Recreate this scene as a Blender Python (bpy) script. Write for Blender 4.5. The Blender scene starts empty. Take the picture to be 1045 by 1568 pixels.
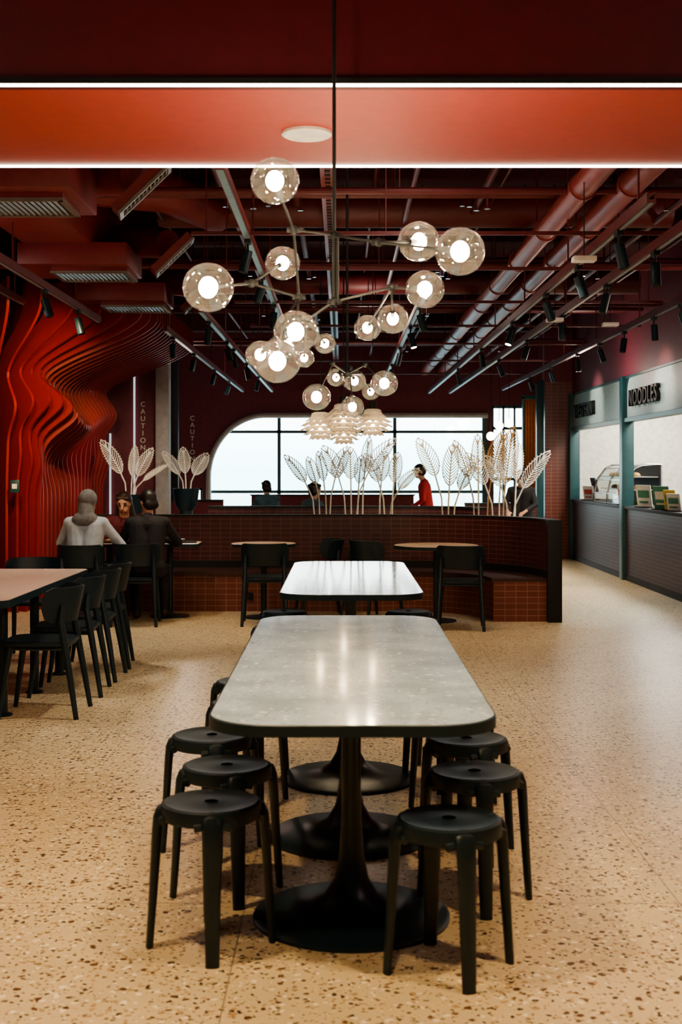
import bpy, bmesh, math, random
import numpy as np
from mathutils import Vector, Matrix, Euler
random.seed(4)
S = bpy.context.scene
pi = math.pi

# ------------------------------------------------------------ materials
def lin(h):
    h = h.lstrip('#')
    o = []
    for i in (0, 2, 4):
        c = int(h[i:i+2], 16)/255
        o.append(c/12.92 if c <= .04045 else ((c+.055)/1.055)**2.4)
    return tuple(o)

def M(name, col, rough=.5, metal=0., var=.12, scale=14, bump=0., emis=None, es=0., coat=0.):
    if isinstance(col, str): col = lin(col)
    m = bpy.data.materials.new(name); m.use_nodes = True
    nt = m.node_tree; N = nt.nodes; L = nt.links
    p = N['Principled BSDF']
    tc = N.new('ShaderNodeTexCoord')
    nz = N.new('ShaderNodeTexNoise'); nz.inputs['Scale'].default_value = scale; nz.inputs['Detail'].default_value = 4
    L.new(tc.outputs['Object'], nz.inputs['Vector'])
    r = N.new('ShaderNodeValToRGB')
    r.color_ramp.elements[0].position = .3; r.color_ramp.elements[1].position = .7
    r.color_ramp.elements[0].color = (*[c*(1-var) for c in col], 1)
    r.color_ramp.elements[1].color = (*[min(1, c*(1+var)) for c in col], 1)
    L.new(nz.outputs['Fac'], r.inputs['Fac']); L.new(r.outputs['Color'], p.inputs['Base Color'])
    p.inputs['Roughness'].default_value = rough
    p.inputs['Metallic'].default_value = metal
    p.inputs['Coat Weight'].default_value = coat
    if bump:
        b = N.new('ShaderNodeBump'); b.inputs['Strength'].default_value = bump; b.inputs['Distance'].default_value = .01
        L.new(nz.outputs['Fac'], b.inputs['Height']); L.new(b.outputs['Normal'], p.inputs['Normal'])
    if emis:
        if isinstance(emis, str): emis = lin(emis)
        p.inputs['Emission Color'].default_value = (*emis, 1); p.inputs['Emission Strength'].default_value = es
    return m

def terrazzo(name, base, chips, scale, rough, tile=None, nv=(.92, 1.06), ns=1.2, mortar=(.30, .23, .16)):
    m = bpy.data.materials.new(name); m.use_nodes = True
    nt = m.node_tree; N = nt.nodes; L = nt.links
    p = N['Principled BSDF']; tc = N.new('ShaderNodeTexCoord')
    nz = N.new('ShaderNodeTexNoise'); nz.inputs['Scale'].default_value = ns; nz.inputs['Detail'].default_value = 6
    L.new(tc.outputs['Object'], nz.inputs['Vector'])
    r = N.new('ShaderNodeValToRGB')
    r.color_ramp.elements[0].position = .35; r.color_ramp.elements[1].position = .62
    r.color_ramp.elements[0].color = (*[c*nv[0] for c in base], 1); r.color_ramp.elements[1].color = (*[min(1, c*nv[1]) for c in base], 1)
    L.new(nz.outputs['Fac'], r.inputs['Fac'])
    cur = r.outputs['Color']
    dn = N.new('ShaderNodeTexNoise'); dn.inputs['Scale'].default_value = scale*2.5
    L.new(tc.outputs['Object'], dn.inputs['Vector'])
    for i, (cc, sc, th) in enumerate(chips):
        mp = N.new('ShaderNodeMapping'); mp.inputs['Location'].default_value = (3.3*i, 1.7*i, 0)
        L.new(tc.outputs['Object'], mp.inputs['Vector'])
        av = N.new('ShaderNodeMix'); av.data_type = 'VECTOR'; av.inputs[0].default_value = .03
        L.new(mp.outputs['Vector'], av.inputs[4]); L.new(dn.outputs['Color'], av.inputs[5])
        v = N.new('ShaderNodeTexVoronoi'); v.inputs['Scale'].default_value = sc*scale
        L.new(av.outputs[1], v.inputs['Vector'])
        sp = N.new('ShaderNodeSeparateColor'); L.new(v.outputs['Color'], sp.inputs['Color'])
        mu = N.new('ShaderNodeMath'); mu.operation = 'MULTIPLY'; mu.inputs[1].default_value = th
        L.new(sp.outputs['Red'], mu.inputs[0])
        lt = N.new('ShaderNodeMath'); lt.operation = 'LESS_THAN'
        L.new(v.outputs['Distance'], lt.inputs[0]); L.new(mu.outputs[0], lt.inputs[1])
        mx = N.new('ShaderNodeMix'); mx.data_type = 'RGBA'
        L.new(lt.outputs[0], mx.inputs[0]); L.new(cur, mx.inputs[6]); mx.inputs[7].default_value = (*cc, 1)
        cur = mx.outputs[2]
    if tile:
        bk = N.new('ShaderNodeTexBrick'); bk.offset = 0
        bk.inputs['Scale'].default_value = 1; bk.inputs['Brick Width'].default_value = tile; bk.inputs['Row Height'].default_value = tile
        bk.inputs['Mortar Size'].default_value = .0025; bk.inputs['Mortar Smooth'].default_value = 0
        mp2 = N.new('ShaderNodeMapping'); mp2.inputs['Location'].default_value = (.33, .1, 0)
        L.new(tc.outputs['Object'], mp2.inputs['Vector']); L.new(mp2.outputs['Vector'], bk.inputs['Vector'])
        mx = N.new('ShaderNodeMix'); mx.data_type = 'RGBA'
        L.new(bk.outputs['Fac'], mx.inputs[0]); L.new(cur, mx.inputs[6]); mx.inputs[7].default_value = (*mortar, 1)
        cur = mx.outputs[2]
    L.new(cur, p.inputs['Base Color']); p.inputs['Roughness'].default_value = rough
    return m

def tilemat(name, c1, c2, grout, w, h, rough=.3, spec=.5):
    m = bpy.data.materials.new(name); m.use_nodes = True
    nt = m.node_tree; N = nt.nodes; L = nt.links
    p = N['Principled BSDF']; uv = N.new('ShaderNodeTexCoord')
    b = N.new('ShaderNodeTexBrick'); b.offset = 0
    b.inputs['Scale'].default_value = 1; b.inputs['Brick Width'].default_value = w; b.inputs['Row Height'].default_value = h
    b.inputs['Mortar Size'].default_value = .003; b.inputs['Mortar Smooth'].default_value = .1
    b.inputs['Color1'].default_value = (*c1, 1); b.inputs['Color2'].default_value = (*c2, 1); b.inputs['Mortar'].default_value = (*grout, 1)
    L.new(uv.outputs['UV'], b.inputs['Vector']); L.new(b.outputs['Color'], p.inputs['Base Color'])
    bp = N.new('ShaderNodeBump'); bp.inputs['Strength'].default_value = .4; bp.inputs['Distance'].default_value = .004; bp.invert = True
    L.new(b.outputs['Fac'], bp.inputs['Height']); L.new(bp.outputs['Normal'], p.inputs['Normal'])
    p.inputs['Roughness'].default_value = rough; p.inputs['Specular IOR Level'].default_value = spec
    return m

def glassmat(name, tint, edge, gl=.1, haze=0.):
    m = bpy.data.materials.new(name); m.use_nodes = True
    nt = m.node_tree; N = nt.nodes; L = nt.links
    N.remove(N['Principled BSDF']); out = N['Material Output']
    lw = N.new('ShaderNodeLayerWeight'); lw.inputs['Blend'].default_value = .35
    r = N.new('ShaderNodeValToRGB'); r.color_ramp.elements[0].color = (*tint, 1); r.color_ramp.elements[1].color = (*edge, 1)
    r.color_ramp.elements[0].position = .25; r.color_ramp.elements[1].position = .95
    L.new(lw.outputs['Facing'], r.inputs['Fac'])
    t = N.new('ShaderNodeBsdfTransparent'); L.new(r.outputs['Color'], t.inputs['Color'])
    g = N.new('ShaderNodeBsdfGlossy'); g.inputs['Roughness'].default_value = .04
    mx = N.new('ShaderNodeMixShader')
    ma = N.new('ShaderNodeMath'); ma.operation = 'MULTIPLY_ADD'; ma.inputs[1].default_value = .35; ma.inputs[2].default_value = gl*.5
    L.new(lw.outputs['Facing'], ma.inputs[0]); L.new(ma.outputs[0], mx.inputs[0])
    L.new(t.outputs[0], mx.inputs[1]); L.new(g.outputs[0], mx.inputs[2])
    last = mx.outputs[0]
    if haze:
        tr = N.new('ShaderNodeBsdfTranslucent'); tr.inputs['Color'].default_value = (.9, .86, .8, 1)
        m2 = N.new('ShaderNodeMixShader'); m2.inputs[0].default_value = haze
        L.new(last, m2.inputs[1]); L.new(tr.outputs[0], m2.inputs[2]); last = m2.outputs[0]
    L.new(last, out.inputs['Surface'])
    return m

def emit(name, col, s):
    m = bpy.data.materials.new(name); m.use_nodes = True
    N = m.node_tree.nodes; L = m.node_tree.links; N.remove(N['Principled BSDF'])
    e = N.new('ShaderNodeEmission'); e.inputs[0].default_value = (*(lin(col) if isinstance(col, str) else col), 1); e.inputs[1].default_value = s
    L.new(e.outputs[0], N['Material Output'].inputs['Surface']); return m

teal = M('dark_teal_plastic', (.007, .019, .027), .42)
tealm = M('teal_black_metal', (.008, .025, .034), .35)
tealframe = M('teal_frame_paint', (.015, .070, .080), .4)
black = M('black_metal', (.006, .007, .008), .65)
maroon = M('maroon_paint', (.14, .018, .022), .6)
maroonw = M('maroon_wall_plaster', (.155, .026, .042), .6, bump=.1)
ceilm = M('dark_red_ceiling', (.055, .007, .010), .8)
darkface = M('bulkhead_dark_red', (.105, .008, .014), .6)
coral = M('coral_soffit', (.36, .048, .036), .55, var=.05)
pipem = M('red_pipe_paint', (.25, .052, .050), .42)
piped = M('dark_red_pipe_paint', (.11, .015, .018), .5)
ductm = M('red_duct_paint', (.165, .019, .022), .5)
louver = M('louver_grey_metal', (.20, .17, .15), .45, metal=.3)
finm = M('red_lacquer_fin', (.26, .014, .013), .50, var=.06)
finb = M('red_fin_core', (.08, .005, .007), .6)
railm = M('track_grey_teal', (.18, .27, .27), .4, metal=.3)
white = M('white_paint', (.75, .75, .72), .5)
cream_backlit = M('white_lacquer_leaf_backlit', (.52, .50, .44), .4)  # white leaf lacquer, darkened to paint in the backlit shade
creaml = M('white_lacquer_leaf', (.80, .78, .70), .4)  # same lacquer for the lit leaves, left undarkened
tanl = M('tan_rattan_leaf', (.40, .28, .15), .5)
stucco = M('pale_arch_plaster', (.42, .40, .40), .7)
wood = M('orange_wood_panel', (.36, .12, .04), .45)
signm = M('pale_sage_sign', (.31, .44, .44), .5)
steel = M('steel', (.5, .5, .5), .25, metal=1)
stallw = M('stall_inner_white', (.66, .66, .60), .6)
floorm = terrazzo('beige_terrazzo_floor', (.64, .53, .335), [((.42, .28, .15), 2.3, .38), ((.84, .76, .60), 2.0, .36), ((.12, .065, .04), 1.7, .33), ((.05, .035, .028), 2.5, .34), ((.20, .12, .065), 3.3, .34)], 16, .33, tile=1.5)
marble = terrazzo('white_terrazzo_top', (.42, .54, .66), [((.30, .38, .46), 2.3, .30), ((.70, .78, .87), 1.7, .30), ((.20, .25, .30), 4, .26)], 15, .09, nv=(.80, 1.12), ns=5)
tantop = terrazzo('tan_terrazzo_top', (.64, .50, .40), [((.40, .25, .17), 3, .25), ((.80, .72, .65), 4, .25)], 15, .3)
tileb = tilemat('brown_red_tile', (.080, .027, .030), (.062, .022, .025), (.17, .080, .075), .11, .05, .28)
tileo = tilemat('orange_red_tile', (.17, .052, .038), (.145, .043, .032), (.32, .16, .12), .11, .06, .3)
tiled = tilemat('dark_mauve_tile', (.042, .023, .026), (.032, .018, .021), (.10, .065, .062), .11, .05, .5, .3)
led = emit('led_strip_white', (1, .86, .66), 7)
ledc = emit('pale_trim_light', (.75, .8, .8), .45)
bulbm = emit('warm_bulb', (1, .78, .50), 160)
spotm = emit('spot_lens', (1, .8, .55), 25)
smoke = glassmat('smoked_globe_glass', (.93, .92, .91), (.40, .37, .35), .14, haze=.006)
clear = glassmat('clear_glass', (.95, .98, .98), (.6, .7, .7), .1)
petal = M('pendant_petal', (.80, .72, .58), .4, emis=(1, .75, .45), es=.08)

# ------------------------------------------------------------ builder
class B:
    def __init__(s):
        s.bm = bmesh.new(); s.uv = s.bm.loops.layers.uv.new('UVMap'); s.mats = []; s.flag = s.bm.faces.layers.int.new('cu')
    def mi(s, m):
        if m not in s.mats: s.mats.append(m)
        return s.mats.index(m)
    def add(s, vs, fs, m, uvs=None):
        k = s.mi(m); bv = [s.bm.verts.new(v) for v in vs]; out = []
        for n, f in enumerate(fs):
            try: fc = s.bm.faces.new([bv[i] for i in f])
            except ValueError: continue
            fc.material_index = k; fc.smooth = True
            if uvs is not None:
                fc[s.flag] = 1
                for lp, i in zip(fc.loops, f): lp[s.uv].uv = uvs[i]
            out.append(fc)
        return bv, out
    def box(s, c, sz, m, rot=None, bv=0):
        hx, hy, hz = [a/2 for a in sz]
        vs = [Vector((x, y, z)) for x in (-hx, hx) for y in (-hy, hy) for z in (-hz, hz)]
        if rot is not None:
            R = Euler(rot).to_matrix() if not isinstance(rot, Matrix) else rot
            vs = [R @ v for v in vs]
        vs = [v + Vector(c) for v in vs]
        fs = [(0, 1, 3, 2), (4, 6, 7, 5), (0, 4, 5, 1), (2, 3, 7, 6), (0, 2, 6, 4), (1, 5, 7, 3)]
        b, f = s.add(vs, fs, m)
        if bv:
            es = list({e for x in f for e in x.edges})
            r = bmesh.ops.bevel(s.bm, geom=es, offset=bv, segments=2, affect='EDGES', profile=.5)
            for x in r['faces']: x.material_index = s.mi(m); x.smooth = True
    def bb(s, x0, x1, y0, y1, z0, z1, m, bv=0):
        s.box(((x0+x1)/2, (y0+y1)/2, (z0+z1)/2), (x1-x0, y1-y0, z1-z0), m, bv=bv)
    def tube(s, pts, r, m, seg=8, caps=True, flat=1.0, side=None):
        pts = [Vector(p) for p in pts]; n = len(pts)
        rs = r if isinstance(r, (list, tuple)) else [r]*n
        vs = []; up = None
        for i, p in enumerate(pts):
            t = (pts[min(i+1, n-1)] - pts[max(i-1, 0)]).normalized()
            if side is not None: a = Vector(side)
            elif up is None: a = Vector((0, 0, 1)) if abs(t.z) < .9 else Vector((1, 0, 0))
            else: a = up
            u = (a - t*a.dot(t)).normalized(); w = t.cross(u); up = u
            for k in range(seg):
                an = 2*pi*k/seg
                vs.append(p + u*(math.cos(an)*rs[i]) + w*(math.sin(an)*rs[i]*flat))
        fs = [(i*seg+k, i*seg+(k+1) % seg, (i+1)*seg+(k+1) % seg, (i+1)*seg+k) for i in range(n-1) for k in range(seg)]
        if caps: fs += [tuple(range(seg))[::-1], tuple((n-1)*seg+k for k in range(seg))]
        s.add(vs, fs, m)
    def cyl(s, p0, p1, r, m, seg=16, r1=None):
        s.tube([p0, p1], [r, r if r1 is None else r1], m, seg)
    def lathe(s, prof, c, m, seg=28, R=None):
        vs = []
        for r, z in prof:
            for k in range(seg):
                a = 2*pi*k/seg; v = Vector((r*math.cos(a), r*math.sin(a), z))
                if R is not None: v = R @ v
                vs.append(v+Vector(c))
        n = len(prof)
        fs = [(i*seg+k, i*seg+(k+1) % seg, (i+1)*seg+(k+1) % seg, (i+1)*seg+k) for i in range(n-1) for k in range(seg)]
        if prof[0][0] > 1e-4: fs.append(tuple(range(seg))[::-1])
        if prof[-1][0] > 1e-4: fs.append(tuple((n-1)*seg+k for k in range(seg)))
        s.add(vs, fs, m)
    def sphere(s, c, r, m, seg=16, rings=10, R=None):
        if not isinstance(r, (tuple, list)): r = (r, r, r)
        vs = []; c = Vector(c)
        for i in range(1, rings):
            th = pi*i/rings
            for k in range(seg):
                a = 2*pi*k/seg
                v = Vector((r[0]*math.sin(th)*math.cos(a), r[1]*math.sin(th)*math.sin(a), r[2]*math.cos(th)))
                if R is not None: v = R @ v
                vs.append(c+v)
        t = Vector((0, 0, r[2])); b = Vector((0, 0, -r[2]))
        if R is not None: t = R @ t; b = R @ b
        vs += [c+t, c+b]; T = len(vs)-2
        fs = [(i*seg+k, (i+1)*seg+k, (i+1)*seg+(k+1) % seg, i*seg+(k+1) % seg) for i in range(rings-2) for k in range(seg)]
        fs += [(T, k, (k+1) % seg) for k in range(seg)] + [(T+1, (rings-2)*seg+(k+1) % seg, (rings-2)*seg+k) for k in range(seg)]
        s.add(vs, fs, m)
    def prism(s, pts, z0, z1, m, mtop=None, inset=0.006):
        n = len(pts)
        vs = [Vector((x, y, z0)) for x, y in pts] + [Vector((x, y, z1)) for x, y in pts]
        fs = [(i, (i+1) % n, n+(i+1) % n, n+i) for i in range(n)] + [tuple(range(n))[::-1]]
        if mtop is None: fs.append(tuple(range(n, 2*n)))
        s.add(vs, fs, m)
        if mtop is not None:
            cx = sum(p[0] for p in pts)/n; cy = sum(p[1] for p in pts)/n
            def sh(x, c): return x - math.copysign(min(inset, abs(x-c)), x-c)
            q = [Vector((sh(x, cx), sh(y, cy), z1+.003)) for x, y in pts]
            s.add([Vector((x, y, z1)) for x, y in pts]+q, [(i, (i+1) % n, n+(i+1) % n, n+i) for i in range(n)], m)
            s.add(q, [tuple(range(n))], mtop)
    def shell(s, rows, t, m):
        R = len(rows); C = len(rows[0]); P = [[Vector(p) for p in r] for r in rows]
        F = []; K = []
        for i in range(R):
            for j in range(C):
                du = P[i][min(j+1, C-1)]-P[i][max(j-1, 0)]; dv = P[min(i+1, R-1)][j]-P[max(i-1, 0)][j]
                n = du.cross(dv).normalized()
                F.append(P[i][j]+n*t/2); K.append(P[i][j]-n*t/2)
        o = R*C; fs = []
        for i in range(R-1):
            for j in range(C-1):
                a, b, c, d = i*C+j, i*C+j+1, (i+1)*C+j+1, (i+1)*C+j
                fs += [(a, b, c, d), (o+d, o+c, o+b, o+a)]
        for j in range(C-1):
            fs += [(j+1, j, o+j, o+j+1), ((R-1)*C+j, (R-1)*C+j+1, o+(R-1)*C+j+1, o+(R-1)*C+j)]
        for i in range(R-1):
            fs += [(i*C, (i+1)*C, o+(i+1)*C, o+i*C), ((i+1)*C+C-1, i*C+C-1, o+i*C+C-1, o+(i+1)*C+C-1)]
        s.add(F+K, fs, m)
    def strip(s, pin, pout, z0, z1, m):
        """solid wall between two plan polylines, with running-length UVs"""
        n = len(pin); L = [0]
        for i in range(1, n): L.append(L[-1]+(Vector(pout[i])-Vector(pout[i-1])).length)
        for pp, flip in ((pin, 0), (pout, 1)):
            vs = []; uv = []
            for i, p in enumerate(pp):
                vs += [(p[0], p[1], z0), (p[0], p[1], z1)]; uv += [(L[i], z0), (L[i], z1)]
            fs = [(2*i, 2*i+2, 2*i+3, 2*i+1) for i in range(n-1)]
            if flip: fs = [f[::-1] for f in fs]
            s.add(vs, fs, m, uv)
        for z in (z0, z1):
            vs = [(p[0], p[1], z) for p in pin]+[(p[0], p[1], z) for p in pout]
            s.add(vs, [(i, i+1, n+i+1, n+i) for i in range(n-1)], m)
        for i in (0, n-1):
            a, b = pin[i], pout[i]
            s.add([(a[0], a[1], z0), (b[0], b[1], z0), (b[0], b[1], z1), (a[0], a[1], z1)], [(0, 1, 2, 3)], m,
                  [(0, z0), ((Vector(a)-Vector(b)).length, z0), ((Vector(a)-Vector(b)).length, z1), (0, z1)])
    def mesh(s, name, ang=35):
        bmesh.ops.recalc_face_normals(s.bm, faces=s.bm.faces[:])
        for f in s.bm.faces:
            if f[s.flag]: continue
            n = f.normal
            for lp in f.loops:
                c = lp.vert.co
                if abs(n.z) > .7: lp[s.uv].uv = (c.x, c.y)
                elif abs(n.x) > abs(n.y): lp[s.uv].uv = (c.y, c.z)
                else: lp[s.uv].uv = (c.x, c.z)
        me = bpy.data.meshes.new(name); s.bm.to_mesh(me); s.bm.free()
        for m in s.mats: me.materials.append(m)
        me.set_sharp_from_angle(angle=math.radians(ang))
        return me
    def obj(s, name, loc=(0, 0, 0), rz=0, ang=35, parent=None):
        return place(s.mesh(name, ang), name, loc, rz, parent)

def place(me, name, loc=(0, 0, 0), rz=0, parent=None, sc=1):
    o = bpy.data.objects.new(name, me); o.location = loc; o.rotation_euler = (0, 0, rz); o.scale = (sc, sc, sc)
    S.collection.objects.link(o)
    if parent: o.parent = parent
    return o

def rrect(x0, x1, y0, y1, r, n=8):
    out = []
    for cx, cy, a0 in ((x1-r, y1-r, 0), (x0+r, y1-r, pi/2), (x0+r, y0+r, pi), (x1-r, y0+r, 3*pi/2)):
        for i in range(n+1):
            a = a0+pi/2*i/n; out.append((cx+r*math.cos(a), cy+r*math.sin(a)))
    return out

# survey constants: eye height 1.5 m, focal length in photo units, principal point
F = 1950.; H = 1.5
def w(px, py, d):
    return Vector(((px-522.5)*d/F, d, H-(py-718)*d/F))

# ------------------------------------------------------------ room shell
b = B(); b.bb(-6.2, 8, -3, 26, -.1, 0, floorm); b.obj('floor')
b = B(); b.bb(-6.2, 8, -3, 26, 4.3, 4.4, ceilm)
for y in (8, 11, 14, 17, 20, 23): b.bb(-6, 6, y-.12, y+.12, 3.98, 4.3, ceilm)
b.obj('ceiling')
b = B(); b.bb(-6.2, -6.1, -3, 26, 0, 4.3, maroonw); b.obj('wall_left')
b = B(); b.bb(-6.2, 8, -3.1, -3, 0, 4.3, maroonw); b.obj('wall_front')
b = B(); b.bb(5.9, 6.0, -3, 26, 0, 4.3, stallw); b.obj('wall_right_inner')
b = B()
b.bb(3.87, 4.0, -3, 13.4, 0, 4.3, maroonw)
b.bb(3.87, 4.0, 13.4, 21.3, 2.74, 4.3, maroonw)
b.obj('wall_right')
b = B()
b.bb(3.42, 4.0, 21.3, 21.45, 0, 2.95, tileo); b.bb(3.40, 4.0, 21.3, 21.46, 2.95, 4.3, maroonw)
b.bb(4.0, 5.9, 21.3, 21.45, 0, 4.3, stallw)
b.obj('wall_tiled_end')
b = B(); b.bb(3.28, 3.40, 21.32, 21.44, 0, 2.98, tealframe, bv=.005); b.obj('trim_1')
b = B(); b.bb(4.0, 5.9, 13.3, 13.4, 0, 4.3, stallw); b.obj('wall_stall_side')
b = B(); b.bb(4.0, 5.9, 13.4, 21.3, 2.95, 3.02, white); b.obj('ceiling_stall')

YW = 25.
b = B()
def rectw(x0, x1, z0, z1, m=maroonw): b.bb(x0, x1, YW, YW+.2, z0, z1, m)
WX0, WX1, WZ0, WZ1 = -2.60, 2.88, .55, 2.55
rectw(-6.2, -3.45, 0, 4.3); rectw(-3.45, -2.72, 0, .35); rectw(-3.45, -2.72, 1.12, 4.3); rectw(-2.72, WX0, 0, 4.3)
rectw(WX0, WX1, 0, WZ0); rectw(WX0, WX1, WZ1, 4.3)
rectw(WX1, 2.97, 0, 4.3); rectw(2.97, 3.62, 0, .5); rectw(2.97, 3.62, 2.75, 4.3); rectw(3.62, 8, 0, 4.3)
ar, az = 1.12, 1.22
n = 16; arc = []
for i in range(n+1):
    a = pi - (pi/2)*i/n
    arc.append((WX0+ar+ar*math.cos(a), WZ1-az+az*math.sin(a)))
for i in range(n):
    (xa, za), (xb, zb) = arc[i], arc[i+1]
    for y0 in (YW, YW+.2):
        b.add([(xa, y0, za), (xb, y0, zb), (xb, y0, WZ1), (xa, y0, WZ1)], [(0, 1, 2, 3)], maroonw)
    b.add([(xa, YW, za), (xb, YW, zb), (xb, YW+.2, zb), (xa, YW+.2, za)], [(0, 1, 2, 3)], stucco)
b.obj('wall_far')
b = B()
path_ = [(WX0-.0, YW-.03, WZ0)]+[(x, YW-.03, z) for x, z in arc]+[(WX1, YW-.03, WZ1)]
b.tube(path_, .055, stucco, 8); b.obj('trim_2')
b = B()
for x in (-1.22, 1.06): b.bb(x-.035, x+.035, YW+.05, YW+.13, WZ0, WZ1, tealframe)
b.bb(WX1-.10, WX1, YW+.04, YW+.14, WZ0, WZ1, tealframe)
b.bb(WX0+.35, WX1, YW+.05, YW+.13, 2.20, 2.26, tealframe)
b.bb(WX0, WX1, YW+.05, YW+.13, 1.02, 1.08, tealframe)
b.bb(WX0, WX1, YW+.04, YW+.14, WZ0, WZ0+.06, tealframe)
b.bb(WX0, WX1, YW+.085, YW+.09, WZ0+.06, WZ1, clear)
b.obj('window_1')
b = B()
for x in (2.99, 3.2, 3.42, 3.60): b.bb(x-.02, x+.02, YW+.05, YW+.13, .5, 2.75, tealframe)
for z in (.53, 1.3, 2.3, 2.72): b.bb(2.97, 3.62, YW+.05, YW+.13, z-.03, z+.03, tealframe)
b.bb(2.97, 3.62, YW+.085, YW+.09, .53, 2.72, clear)
b.obj('window_2')
b = B()
for x in (-3.42, -3.08, -2.75): b.bb(x-.02, x+.02, YW+.05, YW+.13, .35, 1.12, tealframe)
b.bb(-3.45, -2.72, YW+.05, YW+.13, .35, .39, tealframe); b.bb(-3.45, -2.72, YW+.05, YW+.13, 1.08, 1.12, tealframe)
b.bb(-3.45, -2.72, YW+.085, YW+.09, .39, 1.08, clear)
b.obj('window_3')
b = B(); b.bb(3.30, 3.58, 22.9, 22.98, .0, 2.75, wood, bv=.004)
for i in range(5): b.bb(3.33+i*.05, 3.345+i*.05, 22.885, 22.9, .05, 2.7, wood)
b.bb(3.27, 3.30, 22.88, 23.0, 0, 2.8, tealframe); b.bb(3.58, 3.61, 22.88, 23.0, 0, 2.8, tealframe); b.bb(3.27, 3.61, 22.88, 23.0, 2.76, 2.82, tealframe)
b.cyl((3.34, 22.86, .95), (3.34, 22.86, 1.15), .01, steel); b.obj('door_1')

b = B(); b.bb(-6.1, -2.58, 18, 18.12, 0, 4.3, maroonw)
b.obj('wall_left_partition')
b = B(); b.bb(-2.56, -2.38, 17.55, 17.8, 0, 4.3, stucco, bv=.01); b.obj('pillar_left')
b = B(); b.bb(-2.93, -2.91, 17.955, 17.995, .1, 3.0, ledc); b.obj('trim_led_partition')
b = B(); b.bb(-3.27, -3.25, 17.955, 17.995, .1, 2.0, ledc); b.obj('trim_led_partition_inner')
b = B(); b.bb(-3.02, -2.88, 22.5, 22.6, 0, 4.3, black, bv=.01); b.obj('pillar_far_left')

b = B(); b.bb(-300, 300, 40, 420, -6.3, -6, M('sea_water', (.14, .36, .42), .25, scale=.3)); b.obj('sea_ground')

b = B()
b.bb(-6.1, 3.87, 5.0, 5.04, 3.0, 4.3, darkface)
b.bb(-6.1, 3.87, 5.04, 6.26, 3.0, 3.06, coral)
b.bb(-6.1, 3.87, 6.26, 6.3, 3.0, 4.3, darkface)
b.obj('ceiling_soffit')
b = B(); b.bb(-6.0, 3.85, 4.988, 5.0, 3.0, 3.009, led); b.bb(-6.0, 3.85, 4.98, 5.0, 3.009, 3.03, black); b.obj('trim_led_soffit_near')
b = B(); b.bb(-6.0, 3.85, 6.285, 6.30, 2.990, 3.0, led); b.obj('trim_led_soffit_far')
b = B(); sx = w(470, 203, 5.68)
b.lathe([(.112, 0), (.112, -.012), (.10, -.018), (.085, -.012), (.0, -.010)], (sx.x, 5.68, 3.0), white); b.obj('ceiling_speaker')

# ------------------------------------------------------------ ceiling services
b = B()
for i, y in enumerate((6.9, 7.3, 7.7, 8.2, 8.7, 9.4, 9.9, 10.5, 11.9, 12.6, 13.2, 14.4, 14.8, 16.2, 17.4, 18.2, 19.3, 20.2, 22.2)):
    z = 3.40+.13*(i % 4); b.cyl((-4.5, y, z), (3.85, y, z), .016+.009*(i % 3), piped, 10)
    for x in (-3.2, -1.25, .4, 2.6): b.cyl((x, y, z), (x, y, 4.3), .006, piped, 6)
    for x in (-.9+.3*(i % 3), 1.0, 2.4): b.cyl((x, y, z), (x, y, z-.12), .008, piped, 6); b.lathe([(.0, -.005), (.022, -.005), (.022, 0), (0, 0)], (x, y, z-.12), steel, 10)
for i, x in enumerate((-1.55, -.95, -.38, .28, .55, 1.15, 1.30, 2.45, 2.75, 3.3)):
    z = 3.66+.07*(i % 4); b.cyl((x, 6.4, z), (x, 24.8, z), .014+.008*(i % 3), piped, 8)
b.obj('sprinkler_pipes')
b = B()
for x, z, r in ((1.63, 3.40, .085), (1.96, 3.42, .085)):
    b.cyl((x, 6.4, z), (x, 24.9, z), r, pipem, 20)
    for y in np.arange(7.0, 24, 1.55): b.cyl((x, y, z), (x, y+.05, z), r+.012, pipem, 20)
    for y in np.arange(7.5, 24, 3.1): b.cyl((x, y, z), (x, y, 4.3), .008, piped, 6)
b.obj('water_pipes')
b = B()
b.cyl((-1.6, 11.2, 3.78), (2.9, 11.2, 3.78), .16, piped, 20)
b.tube([(-3.5, 9.6, 3.7), (-2.2, 9.7, 3.7), (-1.4, 10.2, 3.72), (-1.1, 11.2, 3.75)], .17, ductm, 18)
b.cyl((.3, 9.1, 3.8), (3.6, 9.1, 3.8), .11, piped, 18)
b.cyl((-3.4, 15.4, 3.75), (3.6, 15.4, 3.75), .14, piped, 18)
for x in (-3.3, -1, 1.2, 2.7): b.cyl((x, 15.4, 3.75), (x, 15.4, 4.3), .01, piped, 6)
for x in (-.8, 1.2, 2.7):
    b.cyl((x, 11.2, 3.78), (x, 11.2, 4.3), .01, piped, 6)
    if x > .3: b.cyl((x, 9.1, 3.8), (x, 9.1, 4.3), .01, piped, 6)
b.obj('ventilation_ducts')
b = B()
b.bb(-.135, -.055, 6.4, 24.8, 3.56, 3.565, pipem)
for x in (-.14, -.05): b.bb(x-.006, x+.006, 6.4, 24.8, 3.55, 3.60, pipem)
for y in np.arange(6.5, 24.7, .12): b.bb(-.115, -.075, y, y+.05, 3.553, 3.56, black)
for y in np.arange(7, 24, 2.4): b.cyl((-.1, y, 3.56), (-.1, y, 4.3), .01, piped, 6)
b.obj('cable_tray')
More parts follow.
